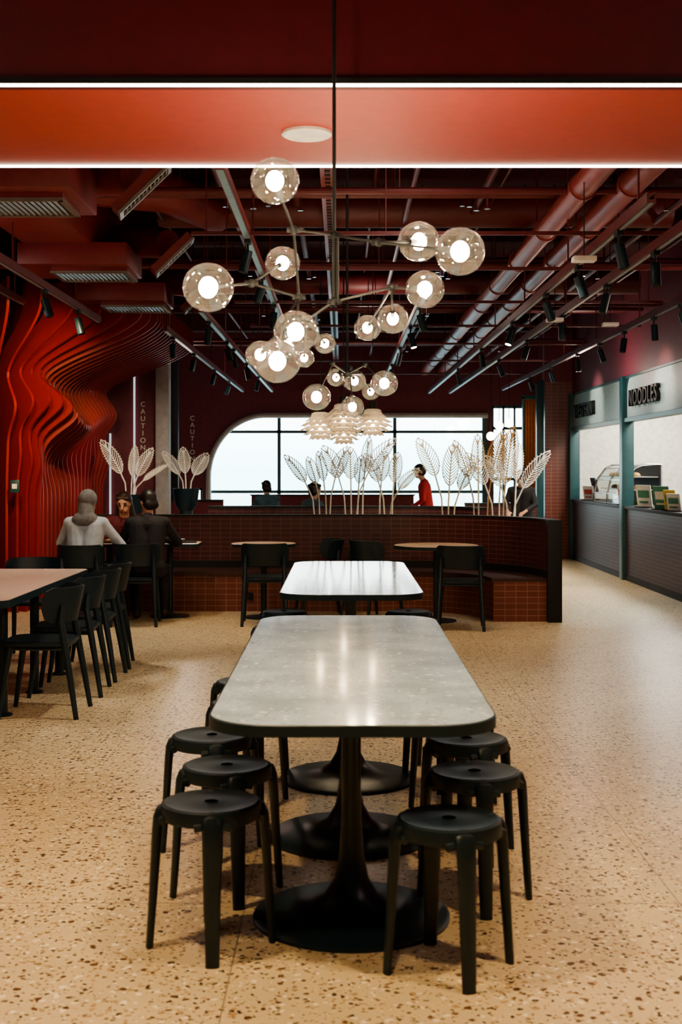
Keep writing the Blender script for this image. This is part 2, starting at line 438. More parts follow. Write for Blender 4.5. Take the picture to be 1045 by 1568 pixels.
def louverpart(b, c, sx, sy, R):
    R = Euler(R).to_matrix()
    def T(p): return Vector(c)+R @ Vector(p)
    b.box(T((0, 0, .03)), (sx, sy, .06), ductm, R)
    for sgn in (-1, 1):
        b.box(T((sgn*(sx/2-.01), 0, -.01)), (.03, sy+.02, .02), louver, R); b.box(T((0, sgn*(sy/2-.01), -.01)), (sx, .03, .02), louver, R)
    b.box(T((0, 0, -.001)), (sx-.03, sy-.03, .004), black, R)
    n = int(sx/.036)
    for i in range(n):
        b.box(T((-sx/2+.03+(sx-.06)*i/(n-1), 0, -.008)), (.009, sy-.02, .016), louver, R @ Matrix.Rotation(.6, 3, 'Y'))
b = B()
b.bb(-3.0, -1.60, 7.5, 8.35, 3.16, 3.42, ductm, bv=.01); louverpart(b, (-2.15, 7.9, 3.13), .95, .5, (0, 0, 0))
b.bb(-2.55, -2.0, 8.35, 15.0, 3.3, 3.75, ductm, bv=.02)
b.bb(-2.6, -1.72, 10.2, 11.0, 3.14, 3.32, ductm, bv=.01); louverpart(b, (-2.05, 10.6, 3.11), .62, .5, (0, 0, 0))
b.bb(-2.6, -1.72, 12.4, 13.1, 3.14, 3.32, ductm, bv=.01); louverpart(b, (-2.05, 12.75, 3.11), .62, .5, (0, 0, 0))
for y in (9, 11.5, 14): b.bb(-2.3, -2.27, y, y+.03, 3.7, 4.3, piped)
b.bb(-2.9, -2.87, 7.9, 7.93, 3.4, 4.3, piped)
b.tube([(-2.1, 8.9, 3.5), (-1.6, 8.5, 3.48), (-1.3, 8.15, 3.38)], [.16, .16, .13], ductm, 16)
louverpart(b, (-1.24, 8.0, 3.25), .44, .22, (0, math.radians(-45), .15))
b.tube([(-2.1, 11.3, 3.5), (-1.7, 10.9, 3.46), (-1.45, 10.65, 3.38)], [.15, .15, .12], ductm, 16)
louverpart(b, (-1.38, 10.5, 3.25), .42, .22, (0, math.radians(-45), .15))
b.tube([(-2.1, 13.6, 3.5), (-1.7, 13.3, 3.46), (-1.5, 13.1, 3.38)], [.15, .15, .12], ductm, 16)
louverpart(b, (-1.45, 13.0, 3.25), .42, .22, (0, math.radians(-45), .15))
b.obj('air_conditioning_duct')

def spot_head(b, x, y, z, lit=False, tilt=0):
    b.bb(x-.02, x+.02, y-.05, y+.05, z-.03, z, black)
    b.cyl((x, y, z-.03), (x, y, z-.09), .008, black, 6)
    p0 = Vector((x, y, z-.08)); d = Vector((math.sin(tilt)*.7, -.15, -1)).normalized()
    b.cyl(p0, p0+d*.15, .034, tealm, 14)
    b.cyl(p0+d*.149, p0+d*.152, .028, spotm if lit else black, 14)
def track(x, z, y0, y1, spots, name='track_light_rail', wd=.025, bright=False):
    b = B()
    b.bb(x-wd, x+wd, y0, y1, z, z+.02, piped)
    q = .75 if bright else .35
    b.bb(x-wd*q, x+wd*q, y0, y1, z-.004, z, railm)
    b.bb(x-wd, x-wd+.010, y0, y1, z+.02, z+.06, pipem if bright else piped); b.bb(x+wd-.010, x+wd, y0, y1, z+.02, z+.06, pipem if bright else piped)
    for y in np.arange(y0+.3, y1, 2.2): b.cyl((x, y, z+.02), (x, y, 4.3), .007, piped, 6)
    for s in spots: spot_head(b, x+(s[2] if len(s) > 2 else 0), s[0], z, s[1] == 1, random.uniform(-.6, .6))
    b.obj(name)
track(-.63, 3.05, 6.6, 17, [(8.6, 0), (10.2, 0), (12, 0), (14, 0), (15.8, 0)], bright=True)
track(-1.30, 2.95, 11.8, 24, [(12.5, 0), (14.5, 0), (15.4, 0), (17.5, 0), (20, 0)], bright=True)
track(-1.85, 2.95, 13.4, 24, [(14, 0), (16, 0), (18.6, 0), (21, 0)], bright=True)
track(-2.40, 2.95, 6.8, 12.6, [(8.3, 0), (10.3, 0), (11.6, 0)])
track(.72, 2.98, 11, 24, [(11.6, 0), (13.2, 1), (15.5, 0), (18, 0), (20, 0)], bright=True)
track(1.66, 2.92, 6.8, 24, [(7.6, 0), (8.9, 0), (10.3, 0), (12.3, 1), (15, 0), (18, 0)])
track(2.05, 2.92, 6.9, 24, [(8.3, 0), (9.8, 0), (11.8, 0), (14, 0), (16.5, 0)])
track(3.05, 2.98, 10.5, 24, [(11.4, 0), (12.4, 0), (13.7, 0), (15, 0), (16.4, 0), (18.5, 0), (20.5, 0)])
track(-3.0, 3.05, 9.2, 12.0, [(10.2, 0), (10.9, 0)])
b = B()
for y in (8.5, 10, 12, 14, 16, 18.5, 21):
    b.bb(-1.0, 3.3, y-.012, y+.012, 3.06, 3.085, piped)
    for x in (-.9, .3, 2.9): b.cyl((x, y, 3.07), (x, y, 4.3), .005, piped, 6)
b.obj('ceiling_grid_bars')
b = B()
for px, py, d in ((895, 397, 8.2), (935, 497, 12.0), (850, 490, 11.5)):
    p = w(px, py, d); b.box(p, (.15, .1, .035), white, bv=.006); b.cyl(p, (p.x, p.y, 4.3), .004, black, 6)
b.obj('emergency_light_boxes')

# ------------------------------------------------------------ tables
def base_profile(): return [(.33, 0), (.33, .010), (.315, .018), (.22, .026), (.14, .042), (.09, .075), (.058, .13), (.042, .21), (.034, .33), (.032, .45), (.032, .66), (.045, .70), (.10, .712)]
def long_table(cx, y0, y1, peds, wd=.88):
    b = B(); b.prism(rrect(cx-wd/2, cx+wd/2, y0, y1, .19, 12), .715, .748, tealm, marble)
    for y in peds: b.lathe(base_profile(), (cx, y, 0), tealm, 40)
    b.obj('long_dining_table')
long_table(.035, 3.72, 6.52, (4.27, 5.2, 6.17))
long_table(.065, 7.58, 10.35, (8.0, 8.97, 9.9))
b = B(); b.prism(rrect(-2.82, -1.90, 7.25, 9.6, .06, 6), .705, .745, tealm, tantop)
for y in (7.75, 8.55, 9.3):
    for x in (-2.06, -2.66): b.cyl((x, y, 0), (x, y, .705), .03, tealm, 16); b.lathe([(.06, 0), (.06, .01), (.03, .02)], (x, y, 0), tealm, 16)
b.bb(-2.66, -2.06, 7.72, 7.78, .66, .705, tealm)
b.obj('terrazzo_dining_table')
def small_table(x, y, rx, ry, rect=False):
    b = B()
    if rect: b.prism(rrect(-rx, rx, -ry, ry, .08), .72, .747, tealm, tantop)
    else: b.prism([(rx*math.cos(2*pi*i/36), rx*math.sin(2*pi*i/36)) for i in range(36)], .722, .747, tealm, tantop)
    for px in ((-rx*.5, rx*.5) if rect and rx > .5 else (0,)):
        b.cyl((px, 0, 0), (px, 0, .72), .03, tealm); b.lathe([(.2, 0), (.2, .012), (.05, .03), (.03, .05)], (px, 0, 0), tealm)
    b.obj('cafe_table', (x, y, 0))
small_table(-.78, 12.85, .33, .3)
small_table(.94, 12.55, .42, .3)
small_table(-2.05, 12.95, .62, .27, True)
small_table(-.6, 18.6, .35, .3); small_table(-2.2, 20.0, .35, .3); small_table(1.6, 21.0, .35, .3)

# ------------------------------------------------------------ stool
b = B()
b.lathe([(.0, .446), (.02, .446), (.022, .452), (.08, .449), (.125, .450), (.146, .454), (.157, .449), (.160, .438), (.160, .408), (.154, .405), (.151, .425), (.0, .428)], (0, 0, 0), teal, 40)
b.lathe([(.019, .4535), (.0, .4535)], (0, 0, 0), black, 16)
for k in range(4):
    a = pi/2*k; dx, dy = math.cos(a), math.sin(a)
    pts = [(.115, .430), (.140, .434), (.156, .428), (.165, .408), (.170, .36), (.181, .18), (.193, 0)]
    rs = [.034, .036, .034, .031, .029, .025, .021]
    b.tube([(dx*r, dy*r, z) for r, z in pts], rs, teal, 16, flat=.56, side=(-dy, dx, 0))
    b.tube([(dx*.152-dy*t, dy*.152+dx*t, .418-abs(t)*.2) for t in (-.055, 0, .055)], .013, teal, 8)
stoolme = b.mesh('stool')
for x, y, r in ((-.41, 4.02, .12), (-.405, 4.52, .3), (-.51, 5.03, .2), (-.43, 5.72, .4), (-.46, 6.3, .1),
                (.325, 3.83, .22), (.465, 4.43, .1), (.49, 4.97, .35), (.50, 5.68, .2), (.48, 6.28, .5),
                (-.42, 8.5, .1), (-.42, 9.4, .3), (.50, 8.5, .2), (.50, 9.4, .1)):
    place(stoolme, 'low_stool', (x, y, 0), r)

# ------------------------------------------------------------ chair
b = B()
b.prism(rrect(-.22, .22, -.20, .22, .09), .435, .455, teal)
b.prism(rrect(-.20, .20, -.18, .20, .08), .455, .461, teal)
rows = []
for i, (z, k) in enumerate([(.575, .80), (.60, .93), (.66, 1.), (.72, 1.), (.765, .94), (.785, .82)]):
    row = []
    for j in range(15):
        a = math.radians(-72+144*j/14)*k
        lean = (z-.575)*.22
        row.append((.235*math.sin(a), .03-(.235+lean)*math.cos(a), z))
    rows.append(row)
b.shell(rows, .018, teal)
for sx in (-1, 1):
    b.tube([(sx*.215, -.255, 0), (sx*.20, -.215, .25), (sx*.19, -.18, .45), (sx*.185, -.155, .58), (sx*.18, -.165, .68)], [.015, .019, .022, .021, .014], teal, 10)
    b.tube([(sx*.205, .215, 0), (sx*.19, .18, .25), (sx*.175, .15, .44)], [.014, .019, .023], teal, 10)
    b.tube([(sx*.185, -.17, .42), (sx*.175, .15, .42)], .012, teal, 8)
b.tube([(-.18, -.17, .42), (.18, -.17, .42)], .012, teal, 8)
chairme = b.mesh('chair')
H2 = pi/2
for x, y, r in ((-1.84, 7.83, H2), (-1.84, 8.55, H2+.05), (-1.84, 9.15, H2), (-1.86, 9.72, H2+.1), (-2.45, 10.1, pi), (-2.92, 7.9, -H2), (-2.92, 8.9, -H2),
                (-2.46, 12.12, -.1), (-1.98, 12.30, .05),
                (-.74, 12.35, .05), (-.22, 13.0, H2+.2), (.33, 12.85, -.9), (1.13, 12.0, -.1),
                (-2.45, 19.6, .6), (-2.1, 19.2, .2), (-2.65, 20.5, -1.2), (-1.65, 20.2, 1.6), (-.6, 17.9, 0), (.1, 18.7, 1.5),
                (1.6, 20.3, .1), (2.2, 21, 1.5)):
    place(chairme, 'dining_chair', (x, y, 0), r)

# ------------------------------------------------------------ curved booth
def path(R, x0=-2.75, cx=.6, cy=12.5, n=18, a1=0):
    p = [(x0, cy+R), ((x0+cx)/2, cy+R)]
    for i in range(n+1):
        a = pi/2-(pi/2-a1)*i/n; p.append((cx+R*math.cos(a), cy+R*math.sin(a)))
    return p
b = B()
b.strip(path(1.43), path(1.55), 0, .98, tileb)
b.strip(path(1.425), path(1.56), .98, 1.0, black)
b.strip(path(.90), path(1.43), 0, .39, tileo)
b.strip(path(.88), path(1.43), .39, .425, M('booth_seat_leather', (.05, .022, .02), .45))
b.strip(path(1.415), path(1.43), .425, .50, black)
b.bb(2.02, 2.16, 12.42, 12.5, 0, 1.0, black, bv=.005)
b.bb(-.98, -.93, 13.385, 13.4, .12, .2, black)
b.obj('curved_booth_bench')
b = B()
b.strip(path(.75, -1.72, .95, 15.75), path(.87, -1.72, .95, 15.75), 0, .99, tileb)
b.strip(path(.74, -1.72, .95, 15.75), path(.88, -1.72, .95, 15.75), .99, 1.02, black)
b.obj('curved_partition')
b = B(); b.bb(-1.6, 1.3, 22.7, 22.85, 0, 1.02, maroon); b.bb(-1.6, 1.3, 22.85, 23.4, 0, .42, maroon, bv=.02)
b.bb(-1.62, 1.32, 22.68, 22.87, 1.02, 1.045, black); b.obj('window_booth_bench')
b = B(); b.bb(-2.9, -2.0, 21.6, 21.7, 0, .95, maroon); b.bb(-2.9, -2.0, 21.58, 21.72, .95, .98, black); b.obj('low_partition')
b = B(); b.bb(1.9, 3.0, 19.5, 19.62, 0, .95, tileb); b.bb(1.9, 3.0, 19.48, 19.64, .95, .98, black); b.obj('low_partition')

# ------------------------------------------------------------ leaf sculptures
def leaf(b, base, h, lean, az, wd, ln, m=cream_backlit, curl=.25):
    base = Vector(base); dx, dy = math.cos(az), math.sin(az)
    top = base+Vector((dx*lean, dy*lean, h))
    mid = base+Vector((dx*lean*.25, dy*lean*.25, h*.6))
    b.tube([base, mid, top], .009, m, 6)
    t = (top-mid).normalized()
    tw = rnd.uniform(-.75, .75)
    side = Vector((math.cos(tw), math.sin(tw), 0)); side = (side-t*side.dot(t)).normalized()
    K = 20 if m is tanl else 14
    sp = []
    for i in range(K+1):
        u = i/K
        sp.append(top+t*(ln*u)+Vector((dx, dy, 0))*(curl*ln*u*u))
    b.tube(sp, [.009*(1-.5*i/K) for i in range(K+1)], m, 6)
    def wid(u): return wd*1.9*(u**.62)*((1-u)**.75)
    for sg in (-1, 1):
        edge = [sp[i]+side*sg*wid(i/K) for i in range(K+1)]
        b.tube(edge, .0052, m, 5)
        for i in range(0, K-2):
            j = min(K-1, i+(3 if K < 16 else 4))
            tipx = edge[j]+side*sg*.016+t*.010
            b.tube([sp[i], (sp[i]+edge[j])*.5-t*.012, tipx], [.0066, .0062, .0035], m, 4)
def leaves(name, pot, lst):
    b = B()
    pot(b)
    for a in lst: leaf(b, *a)
    b.obj(name)
pebble = M('pebble_fill', (.3, .28, .25), .8, bump=.6, scale=60)
def trough(x0, x1, y0, y1, z1):
    def f(b):
        b.bb(x0, x1, y0, y1, 0, z1, tealm, bv=.01); b.bb(x0+.03, x1-.03, y0+.03, y1-.03, z1, z1+.012, pebble)
    return f
rnd = random.Random(7)
def L_(px, py, tx, ty, d, base, zb, wd=.12, lnf=.42, m=cream_backlit):
    p = w(px, 718, d); tip = w(tx, ty, d)
    dxx = tip.x-p.x; tot = tip.z-zb
    ln = tot*lnf
    lean = dxx*.5
    az = 0 if lean >= 0 else pi
    return ((p.x, d+rnd.uniform(-.15, .15), zb), tot-ln, abs(lean), az+rnd.uniform(-.25, .25), wd, ln, m, .45*min(1.2, abs(dxx)/ln))
A = [L_(483, 0, 452, 692, 15.1, 0, .85, .09), L_(490, 0, 478, 698, 15.2, 0, .85, .1), L_(500, 0, 492, 690, 15.3, 0, .85, .09), L_(505, 0, 522, 682, 15.3, 0, .85, .11), L_(530, 0, 508, 680, 15.0, 0, .85, .13),
     L_(545, 0, 584, 666, 15.2, 0, .85, .12), L_(538, 0, 537, 684, 15.1, 0, .85, .12), L_(555, 0, 562, 668, 15.3, 0, .85, .10), L_(548, 0, 552, 696, 15.4, 0, .85, .11), L_(590, 0, 570, 692, 15.1, 0, .85, .1), L_(582, 0, 588, 690, 15.0, 0, .85, .1), L_(597, 0, 627, 712, 15.2, 0, .85, .08), L_(600, 0, 606, 692, 15.0, 0, .85, .1)]
leaves('decorative_metal_leaf_planter', trough(-.5, .75, 14.75, 15.55, .85), A)
Bv = [L_(680, 0, 655, 668, 14.4, 0, .8, .13, .42), L_(686, 0, 690, 680, 14.3, 0, .8, .12, .48), L_(695, 0, 716, 705, 14.5, 0, .8, .09),
      L_(728, 0, 708, 672, 14.5, 0, .8, .11), L_(735, 0, 734, 664, 14.4, 0, .8, .13),
      L_(745, 0, 762, 658, 14.5, 0, .8, .13, .45, tanl), L_(755, 0, 728, 690, 14.3, 0, .8, .12), L_(772, 0, 780, 652, 14.4, 0, .8, .15, .55, tanl), L_(785, 0, 817, 684, 14.5, 0, .8, .12, .5, creaml), L_(780, 0, 757, 695, 14.3, 0, .8, .12), L_(765, 0, 770, 680, 14.55, 0, .8, .1), L_(788, 0, 792, 678, 14.2, 0, .8, .1, .42, creaml)]
leaves('decorative_metal_leaf_planter', trough(1.0, 1.35, 14.15, 14.6, .8), Bv[:3])
leaves('decorative_metal_leaf_planter', trough(1.45, 2.05, 14.15, 14.6, .8), Bv[3:])
def pot(x, y, h):
    return lambda b: b.lathe([(.13, 0), (.14, .01), (.09, .05), (.09, h-.3), (.15, h-.22), (.18, h), (.165, h), (.15, h-.03), (0, h-.03)], (x, y, 0), tealm, 28)
p1 = w(200, 718, 16).x; p2 = w(285, 718, 17).x
cl = creaml
leaves('decorative_leaf_pedestal', pot(p1, 16, 1.18), [L_(195, 0, 178, 668, 16, 0, 1.15, .11, .62, cl), L_(200, 0, 203, 682, 16, 0, 1.15, .1, .6, cl), L_(204, 0, 218, 682, 16, 0, 1.15, .11, .6, cl), L_(208, 0, 236, 700, 16, 0, 1.15, .03, .6, cl)])
leaves('decorative_leaf_pedestal', pot(p2, 17, 1.24), [L_(280, 0, 265, 685, 17, 0, 1.2, .10, .62, cl), L_(285, 0, 283, 684, 17, 0, 1.2, .11, .6, cl), L_(290, 0, 302, 690, 17, 0, 1.2, .12, .6, cl)])

# ------------------------------------------------------------ wavy red fin column
b = B()
def sst(a, c, x):
    t = max(0, min(1, (x-a)/(c-a))); return t*t*(3-2*t)
def finprof(z, ph, fl):
    r = .60+.34*math.exp(-((z-2.10-.12*math.sin(ph))/.22)**2)*(.8+.3*math.cos(ph*.7))
    r += .08*math.exp(-((z-1.6-.1*math.cos(ph))/.2)**2)*math.sin(ph)
    r += fl*sst(2.42+.05*math.sin(ph), 3.14, z)
    return r
ZT = 3.36
def fin(cx, cy, ang, ph, fl, rin=.25, th=.028):
    dx, dy = math.cos(ang), math.sin(ang); nx, ny = -dy*th/2, dx*th/2
    zs = [0, .7, 1.2]+list(np.arange(1.3, ZT-.001, .05))+[ZT]
    vs = []
    for z in zs:
        ro = finprof(z, ph, fl)
        ri = max(rin, ro-.50) if z > 2.4 else rin
        for r in (ri, ro):
            for s in (-1, 1): vs.append((cx+dx*r+nx*s, cy+dy*r+ny*s, z))
    fs = []
    for i in range(len(zs)-1):
        o, p = 4*i, 4*i+4
        fs += [(o, o+2, p+2, p), (o+1, p+1, p+3, o+3), (o+2, o+3, p+3, p+2), (o, p, p+1, o+1)]
    e = 4*(len(zs)-1); fs += [(0, 1, 3, 2), (e, e+2, e+3, e+1)]
    b.add(vs, fs, finm)
CX, CY = -3.80, 13.7
for k in range(17):
    a = -pi+pi*k/16
    fin(CX, CY, a, k*.6, .8+.35*abs(math.cos(a)))
for k in range(1, 18):
    fin(CX, CY+.20*k, 0, 16*.6+k*.28, 1.2)
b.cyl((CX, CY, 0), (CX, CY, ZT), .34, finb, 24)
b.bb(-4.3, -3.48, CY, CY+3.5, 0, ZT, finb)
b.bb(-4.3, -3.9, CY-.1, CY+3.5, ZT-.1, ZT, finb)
b.obj('wavy_fin_feature_column', ang=25)
b = B(); p = w(16, 745, 12.9); b.box((p.x, 13.07, p.z), (.09, .02, .13), tealframe, bv=.004); b.box((p.x, 13.055, p.z), (.05, .01, .05), white); b.cyl((p.x, 13.07, p.z), (p.x, 13.16, p.z), .01, black, 6); b.obj('wall_call_point')

# ------------------------------------------------------------ chandeliers
def globe(b, c, r):
    c = Vector(c)
    b.sphere(c, (r*1.04, r*1.04, r*.98), smoke, 28, 18)
    b.sphere(c, (.030*r/.08, .030*r/.08, .034*r/.08), bulbm, 14, 10)
def arm(b, a, c, r=.005):
    b.tube([a, c], r, black, 8)
def cap(b, j, g, rg):
    j = Vector(j); g = Vector(g); d = (g-j).normalized()
    arm(b, j, g-d*rg*.95)
    b.cyl(g-d*(rg*1.15), g-d*(rg*.42), rg*.15, black, 12)
b = B()
hub = 4.8
G = [(421, 277, 36, 4.35, 'a'), (319, 440, 38, 4.25, 'b'), (433, 403, 26, 5.3, 'b'), (453, 508, 33, 4.6, 'c'), (425, 553, 34, 4.5, 'd'), (399, 543, 22, 5.5, 'd'),
     (498, 526, 16, 6.2, 'e'), (466, 548, 15, 6.1, 'e'), (705, 385, 37, 4.3, 'f'), (642, 370, 31, 4.9, 'f'), (651, 443, 29, 5.0, 'g'), (602, 488, 23, 5.5, 'g'), (563, 502, 20, 5.8, 'g')]
Hx = w(512, 360, hub); Hl = w(512, 462, hub)
J = {'a': (450, 352, 4.6), 'b': (385, 434, 4.75), 'c': (458, 455, 4.8), 'd': (432, 500, 5.0), 'e': (470, 490, 5.4), 'f': (580, 371, 4.6), 'g': (600, 440, 5.2)}
J = {k: w(*v) for k, v in J.items()}
b.cyl((Hx.x, hub, Hl.z), (Hx.x, hub, 4.3), .007, black, 10)
b.cyl((Hx.x+.012, hub, Hl.z), (Hx.x+.012, hub, Hx.z), .006, black, 10)
b.lathe([(.06, 4.27), (.06, 4.3)], (Hx.x, hub, 0), black)
for k, st in (('a', Hx), ('f', Hx), ('c', J['a']), ('b', J['c']), ('d', J['c']), ('e', Hl), ('g', Hl)): arm(b, st, J[k])
for q in list(J.values())+[Hx, Hl]: b.sphere(q, .017, black, 12, 8); b.cyl(q-Vector((.025, 0, 0)), q+Vector((.025, 0, 0)), .011, black, 10)
for px, py, r, d, k in G:
    g = w(px, py, d); rr = r*d/F; globe(b, g, rr); cap(b, J[k], g, rr)
b.obj('globe_chandelier')
b = B(); hub = 8.8
Hx = w(532, 572, hub)
b.cyl((Hx.x, hub, Hx.z), (Hx.x, hub, 4.3), .009, black, 10); b.lathe([(.06, 4.27), (.06, 4.3)], (Hx.x, hub, 0), black)
for px, py, r, d in ((485, 608, 21, 8.3), (543, 583, 17, 9.4), (589, 587, 20, 8.5), (540, 623, 17, 9.0), (515, 578, 14, 9.9), (568, 600, 13, 10.2)):
    g = w(px, py, d); rr = r*d/F; globe(b, g, rr)
    j = Hx.lerp(Vector((g.x, g.y, Hx.z)), .5)+Vector((0, 0, .05)); arm(b, Hx, j, .008); b.sphere(j, .02, black, 10, 8); cap(b, j, g, rr)
b.sphere(Hx, .03, black, 12, 8)
b.obj('globe_chandelier')

b = B()
for L in range(6):
    z = -.02-.042*L; r = [.07, .12, .165, .175, .14, .09][L]; n = 12
    for k in range(n):
        a = 2*pi*(k+.5*(L % 2))/n; ca, sa = math.cos(a), math.sin(a)
        rows = []
        for t, ww in ((0, .03), (.5, .042), (1, .008)):
            rr = .05+(r-.03)*t; zz = z-.055*t*t+.012*t
            rows.append([(ca*rr-sa*ww*s, sa*rr+ca*ww*s, zz-.006*abs(s)) for s in (-1, 0, 1)])
        b.shell(rows, .004, petal)
b.sphere((0, 0, -.15), .035, emit('pendant_bulb', (1, .75, .45), 16), 10, 8)
b.cyl((0, 0, -.03), (0, 0, .05), .035, black, 12)
b.cyl((0, 0, .04), (0, 0, 2.5), .004, black, 6)
pm = b.mesh('pend')
for px, py, d in ((491, 628, 12.0), (526, 615, 11.6), (571, 623, 12.3), (527, 640, 13.5)):
    p = w(px, py, d)
    o = place(pm, 'artichoke_pendant_lamp', p)
    me = pm.copy()
    for v in me.vertices:
        if v.co.z > 2: v.co.z = 4.3-p.z
    o.data = me
b = B()
wg = emit('warm_globe', (1, .72, .4), 8)
for px, py in ((765, 652), (780, 648), (752, 668)):
    p = w(px, py, 22.5); b.sphere(p, .075, wg, 14, 10); b.cyl(p, (p.x, p.y, 4.3), .006, black, 6)
b.obj('globe_pendant_cluster')

# ------------------------------------------------------------ food stalls right
X = 3.87
b = B()
b.bb(X-.02, X+.6, 13.42, 21.28, 0, .96, tiled); b.bb(X-.05, X+.62, 13.42, 21.28, .96, 1.0, black, bv=.004)
b.bb(X-.03, X-.02, 13.42, 21.28, 0, .08, black)
b.obj('food_counter')
b = B()
for y in (13.5, 17.28, 21.2): b.bb(X-.07, X+.09, y-.09, y+.09, 0, 2.75, tealframe, bv=.004)
b.bb(X-.05, X+.08, 13.5, 21.2, 2.13, 2.18, tealframe)
b.obj('trim_stall_frames')
for y0, y1, txt, ty in ((17.42, 21.08, 'WESTERN', 20.75), (13.62, 17.14, 'NOODLES', 16.85)):
    b = B(); pts = []
    r = .22
    pts = [(y0, 2.18), (y1, 2.18)]+[(y1-r+r*math.cos(a), 2.52+r*math.sin(a)) for a in np.linspace(0, pi/2, 8)]+[(y0+r+r*math.cos(a), 2.52+r*math.sin(a)) for a in np.linspace(pi/2, pi, 8)]
    n = len(pts)
    b.add([(X-.015, y, z) for y, z in pts]+[(X+.05, y, z) for y, z in pts], [tuple(range(n)), tuple(range(n, 2*n))[::-1]]+[(i, (i+1) % n, n+(i+1) % n, n+i) for i in range(n)], signm)
    b.tube([(X-.02, y, z) for y, z in pts+[pts[0]]], .012, tealframe, 6)
    b.tube([(X-.01, y, 2.73) for y in (y0-.05, y1+.05)], .02, tealframe, 6)
    so = b.obj('stall_sign')
    c = bpy.data.curves.new('letters', 'FONT'); c.body = txt; c.size = .30; c.extrude = .025; c.space_character = 1.15; c.offset = .004
    c.materials.append(black)
    t = bpy.data.objects.new('letters', c); S.collection.objects.link(t)
    t.matrix_world = Matrix(((0, 0, -1, X-.045), (-1, 0, 0, ty), (0, 1, 0, 2.33), (0, 0, 0, 1)))
    t.parent = so
    b = B(); b.bb(X+.05, X+.09, y0, y1, 2.18, 2.74, maroonw); b.obj('wall_above_stall')
b = B()
for y0, y1 in ((13.8, 17), (17.6, 21)):
    b.bb(5.35, 5.88, y0, y1, 0, .9, steel, bv=.01); b.bb(5.6, 5.88, y0+.3, y1-.5, 1.5, 1.53, steel)
    for i in range(6): b.lathe([(.08, 0), (.09, .12), (.085, .12), (.07, .01), (0, .01)], (5.6, y0+.5+.4*i, .9), steel, 14)
b.obj('kitchen_back_counter')
b = B()
y0, y1, x0, x1, z0, z1 = 17.75, 19.7, 3.92, 4.47, 1.0, 1.56
prof = [(x0, z0), (x0, z0+.14), (x0+.05, z0+.34), (x0+.18, z1-.05), (x0+.28, z1), (x1, z1), (x1, z0)]
for y in (y0, (y0+y1)/2, y1): b.tube([(x, y, z) for x, z in prof], .016, steel, 6)
for x, z in prof: b.tube([(x, y0, z), (x, y1, z)], .012, steel, 6)
for i in range(5):
    (xa, za), (xb, zb) = prof[i], prof[i+1]
    b.add([(xa, y0, za), (xa, y1, za), (xb, y1, zb), (xb, y0, zb)], [(0, 1, 2, 3)], clear)
for zz in (.2, .38): b.bb(x0+.09, x1-.02, y0+.03, y1-.03, z0+zz, z0+zz+.012, steel)
food = [M('bread_crust', (.5, .25, .08), .6), M('fried_food', (.55, .3, .1), .6), M('salad', (.15, .3, .06), .6)]
for i in range(11):
    b.lathe([(0, 0), (.07, .0), (.075, .02), (.05, .05), (0, .06)], (x0+.26, y0+.15+i*.16, z0+(.212, .392, .01)[i % 3]), food[i % 3], 12)
b.bb(x1-.03, x1, y0, y1, z0, z1, black)
b.obj('glass_display_case')
paper = [M('menu_green', (.06, .22, .16), .5), M('menu_white', (.7, .7, .68), .5), M('menu_red', (.5, .06, .04), .5), M('menu_yellow', (.55, .40, .08), .5)]
def card(x, y, ww, h, m, m2, name='menu_card_stand'):
    b = B(); b.bb(-.04, .04, -ww/2, ww/2, 0, .012, black); b.box((0, 0, h/2+.01), (.008, ww, h), m, (0, -.15, 0)); b.box((-.007, 0, h*.62), (.004, ww*.75, h*.35), m2, (0, -.15, 0))
    b.box((-.0035, 0, h*.25), (.004, ww*.6, h*.08), m2, (0, -.15, 0))
    b.obj(name, (x, y, 1.0), .5)
card(3.89, 17.55, .2, .28, paper[1], paper[2]); card(3.93, 15.6, .28, .28, paper[0], paper[1]); card(3.93, 15.2, .2, .24, paper[3], paper[0]); card(3.91, 14.95, .22, .2, paper[1], paper[0]); card(3.93, 20.2, .25, .22, paper[1], paper[2]); card(3.93, 16.5, .28, .28, paper[1], paper[0])
screen = M('screen', (.05, .08, .1), .1)
def pos(x, y):
    b = B(); b.bb(-.08, .08, -.1, .1, 0, .02, black, bv=.005); b.cyl((0, 0, .02), (0, 0, .16), .02, black); b.box((0, 0, .24), (.03, .32, .24), black, (0, -.25, 0), bv=.006); b.box((.02, 0, .245), (.004, .28, .2), screen, (0, -.25, 0))
    b.obj('point_of_sale_terminal', (x, y, 1.0))
pos(4.1, 14.6); pos(4.1, 20.6)
b = B(); b.lathe([(.05, 0), (.07, .1), (.06, .1), (0, .09)], (0, 0, 0), white, 14)
for i in range(22):
    a = random.random()*6.28; r = random.random()*.09; b.sphere((r*math.cos(a), r*math.sin(a), .14+random.random()*.09), .022, paper[3] if i % 2 else food[2], 8, 6); b.cyl((0, 0, .09), (r*math.cos(a), r*math.sin(a), .15), .003, food[2], 4)
b.obj('flower_pot', (4.02, 16.0, 1.0))
for x, y, z, sz in ((-2.80, 17.985, 2.38, .10), (-2.92, 24.985, 2.45, .13)):
    e = bpy.data.objects.new('caution_wall_lettering', None); S.collection.objects.link(e); e.location = (x, y, z)
    for i, ch in enumerate('CAUTION'):
        c = bpy.data.curves.new('letter', 'FONT'); c.body = ch; c.size = sz; c.extrude = .006; c.align_x = 'CENTER'; c.materials.append(white)
        t = bpy.data.objects.new('letter_%d' % (i+1), c); S.collection.objects.link(t); t.parent = e
        t.rotation_euler = (pi/2, 0, 0); t.location = (0, 0, -i*sz*1.02)

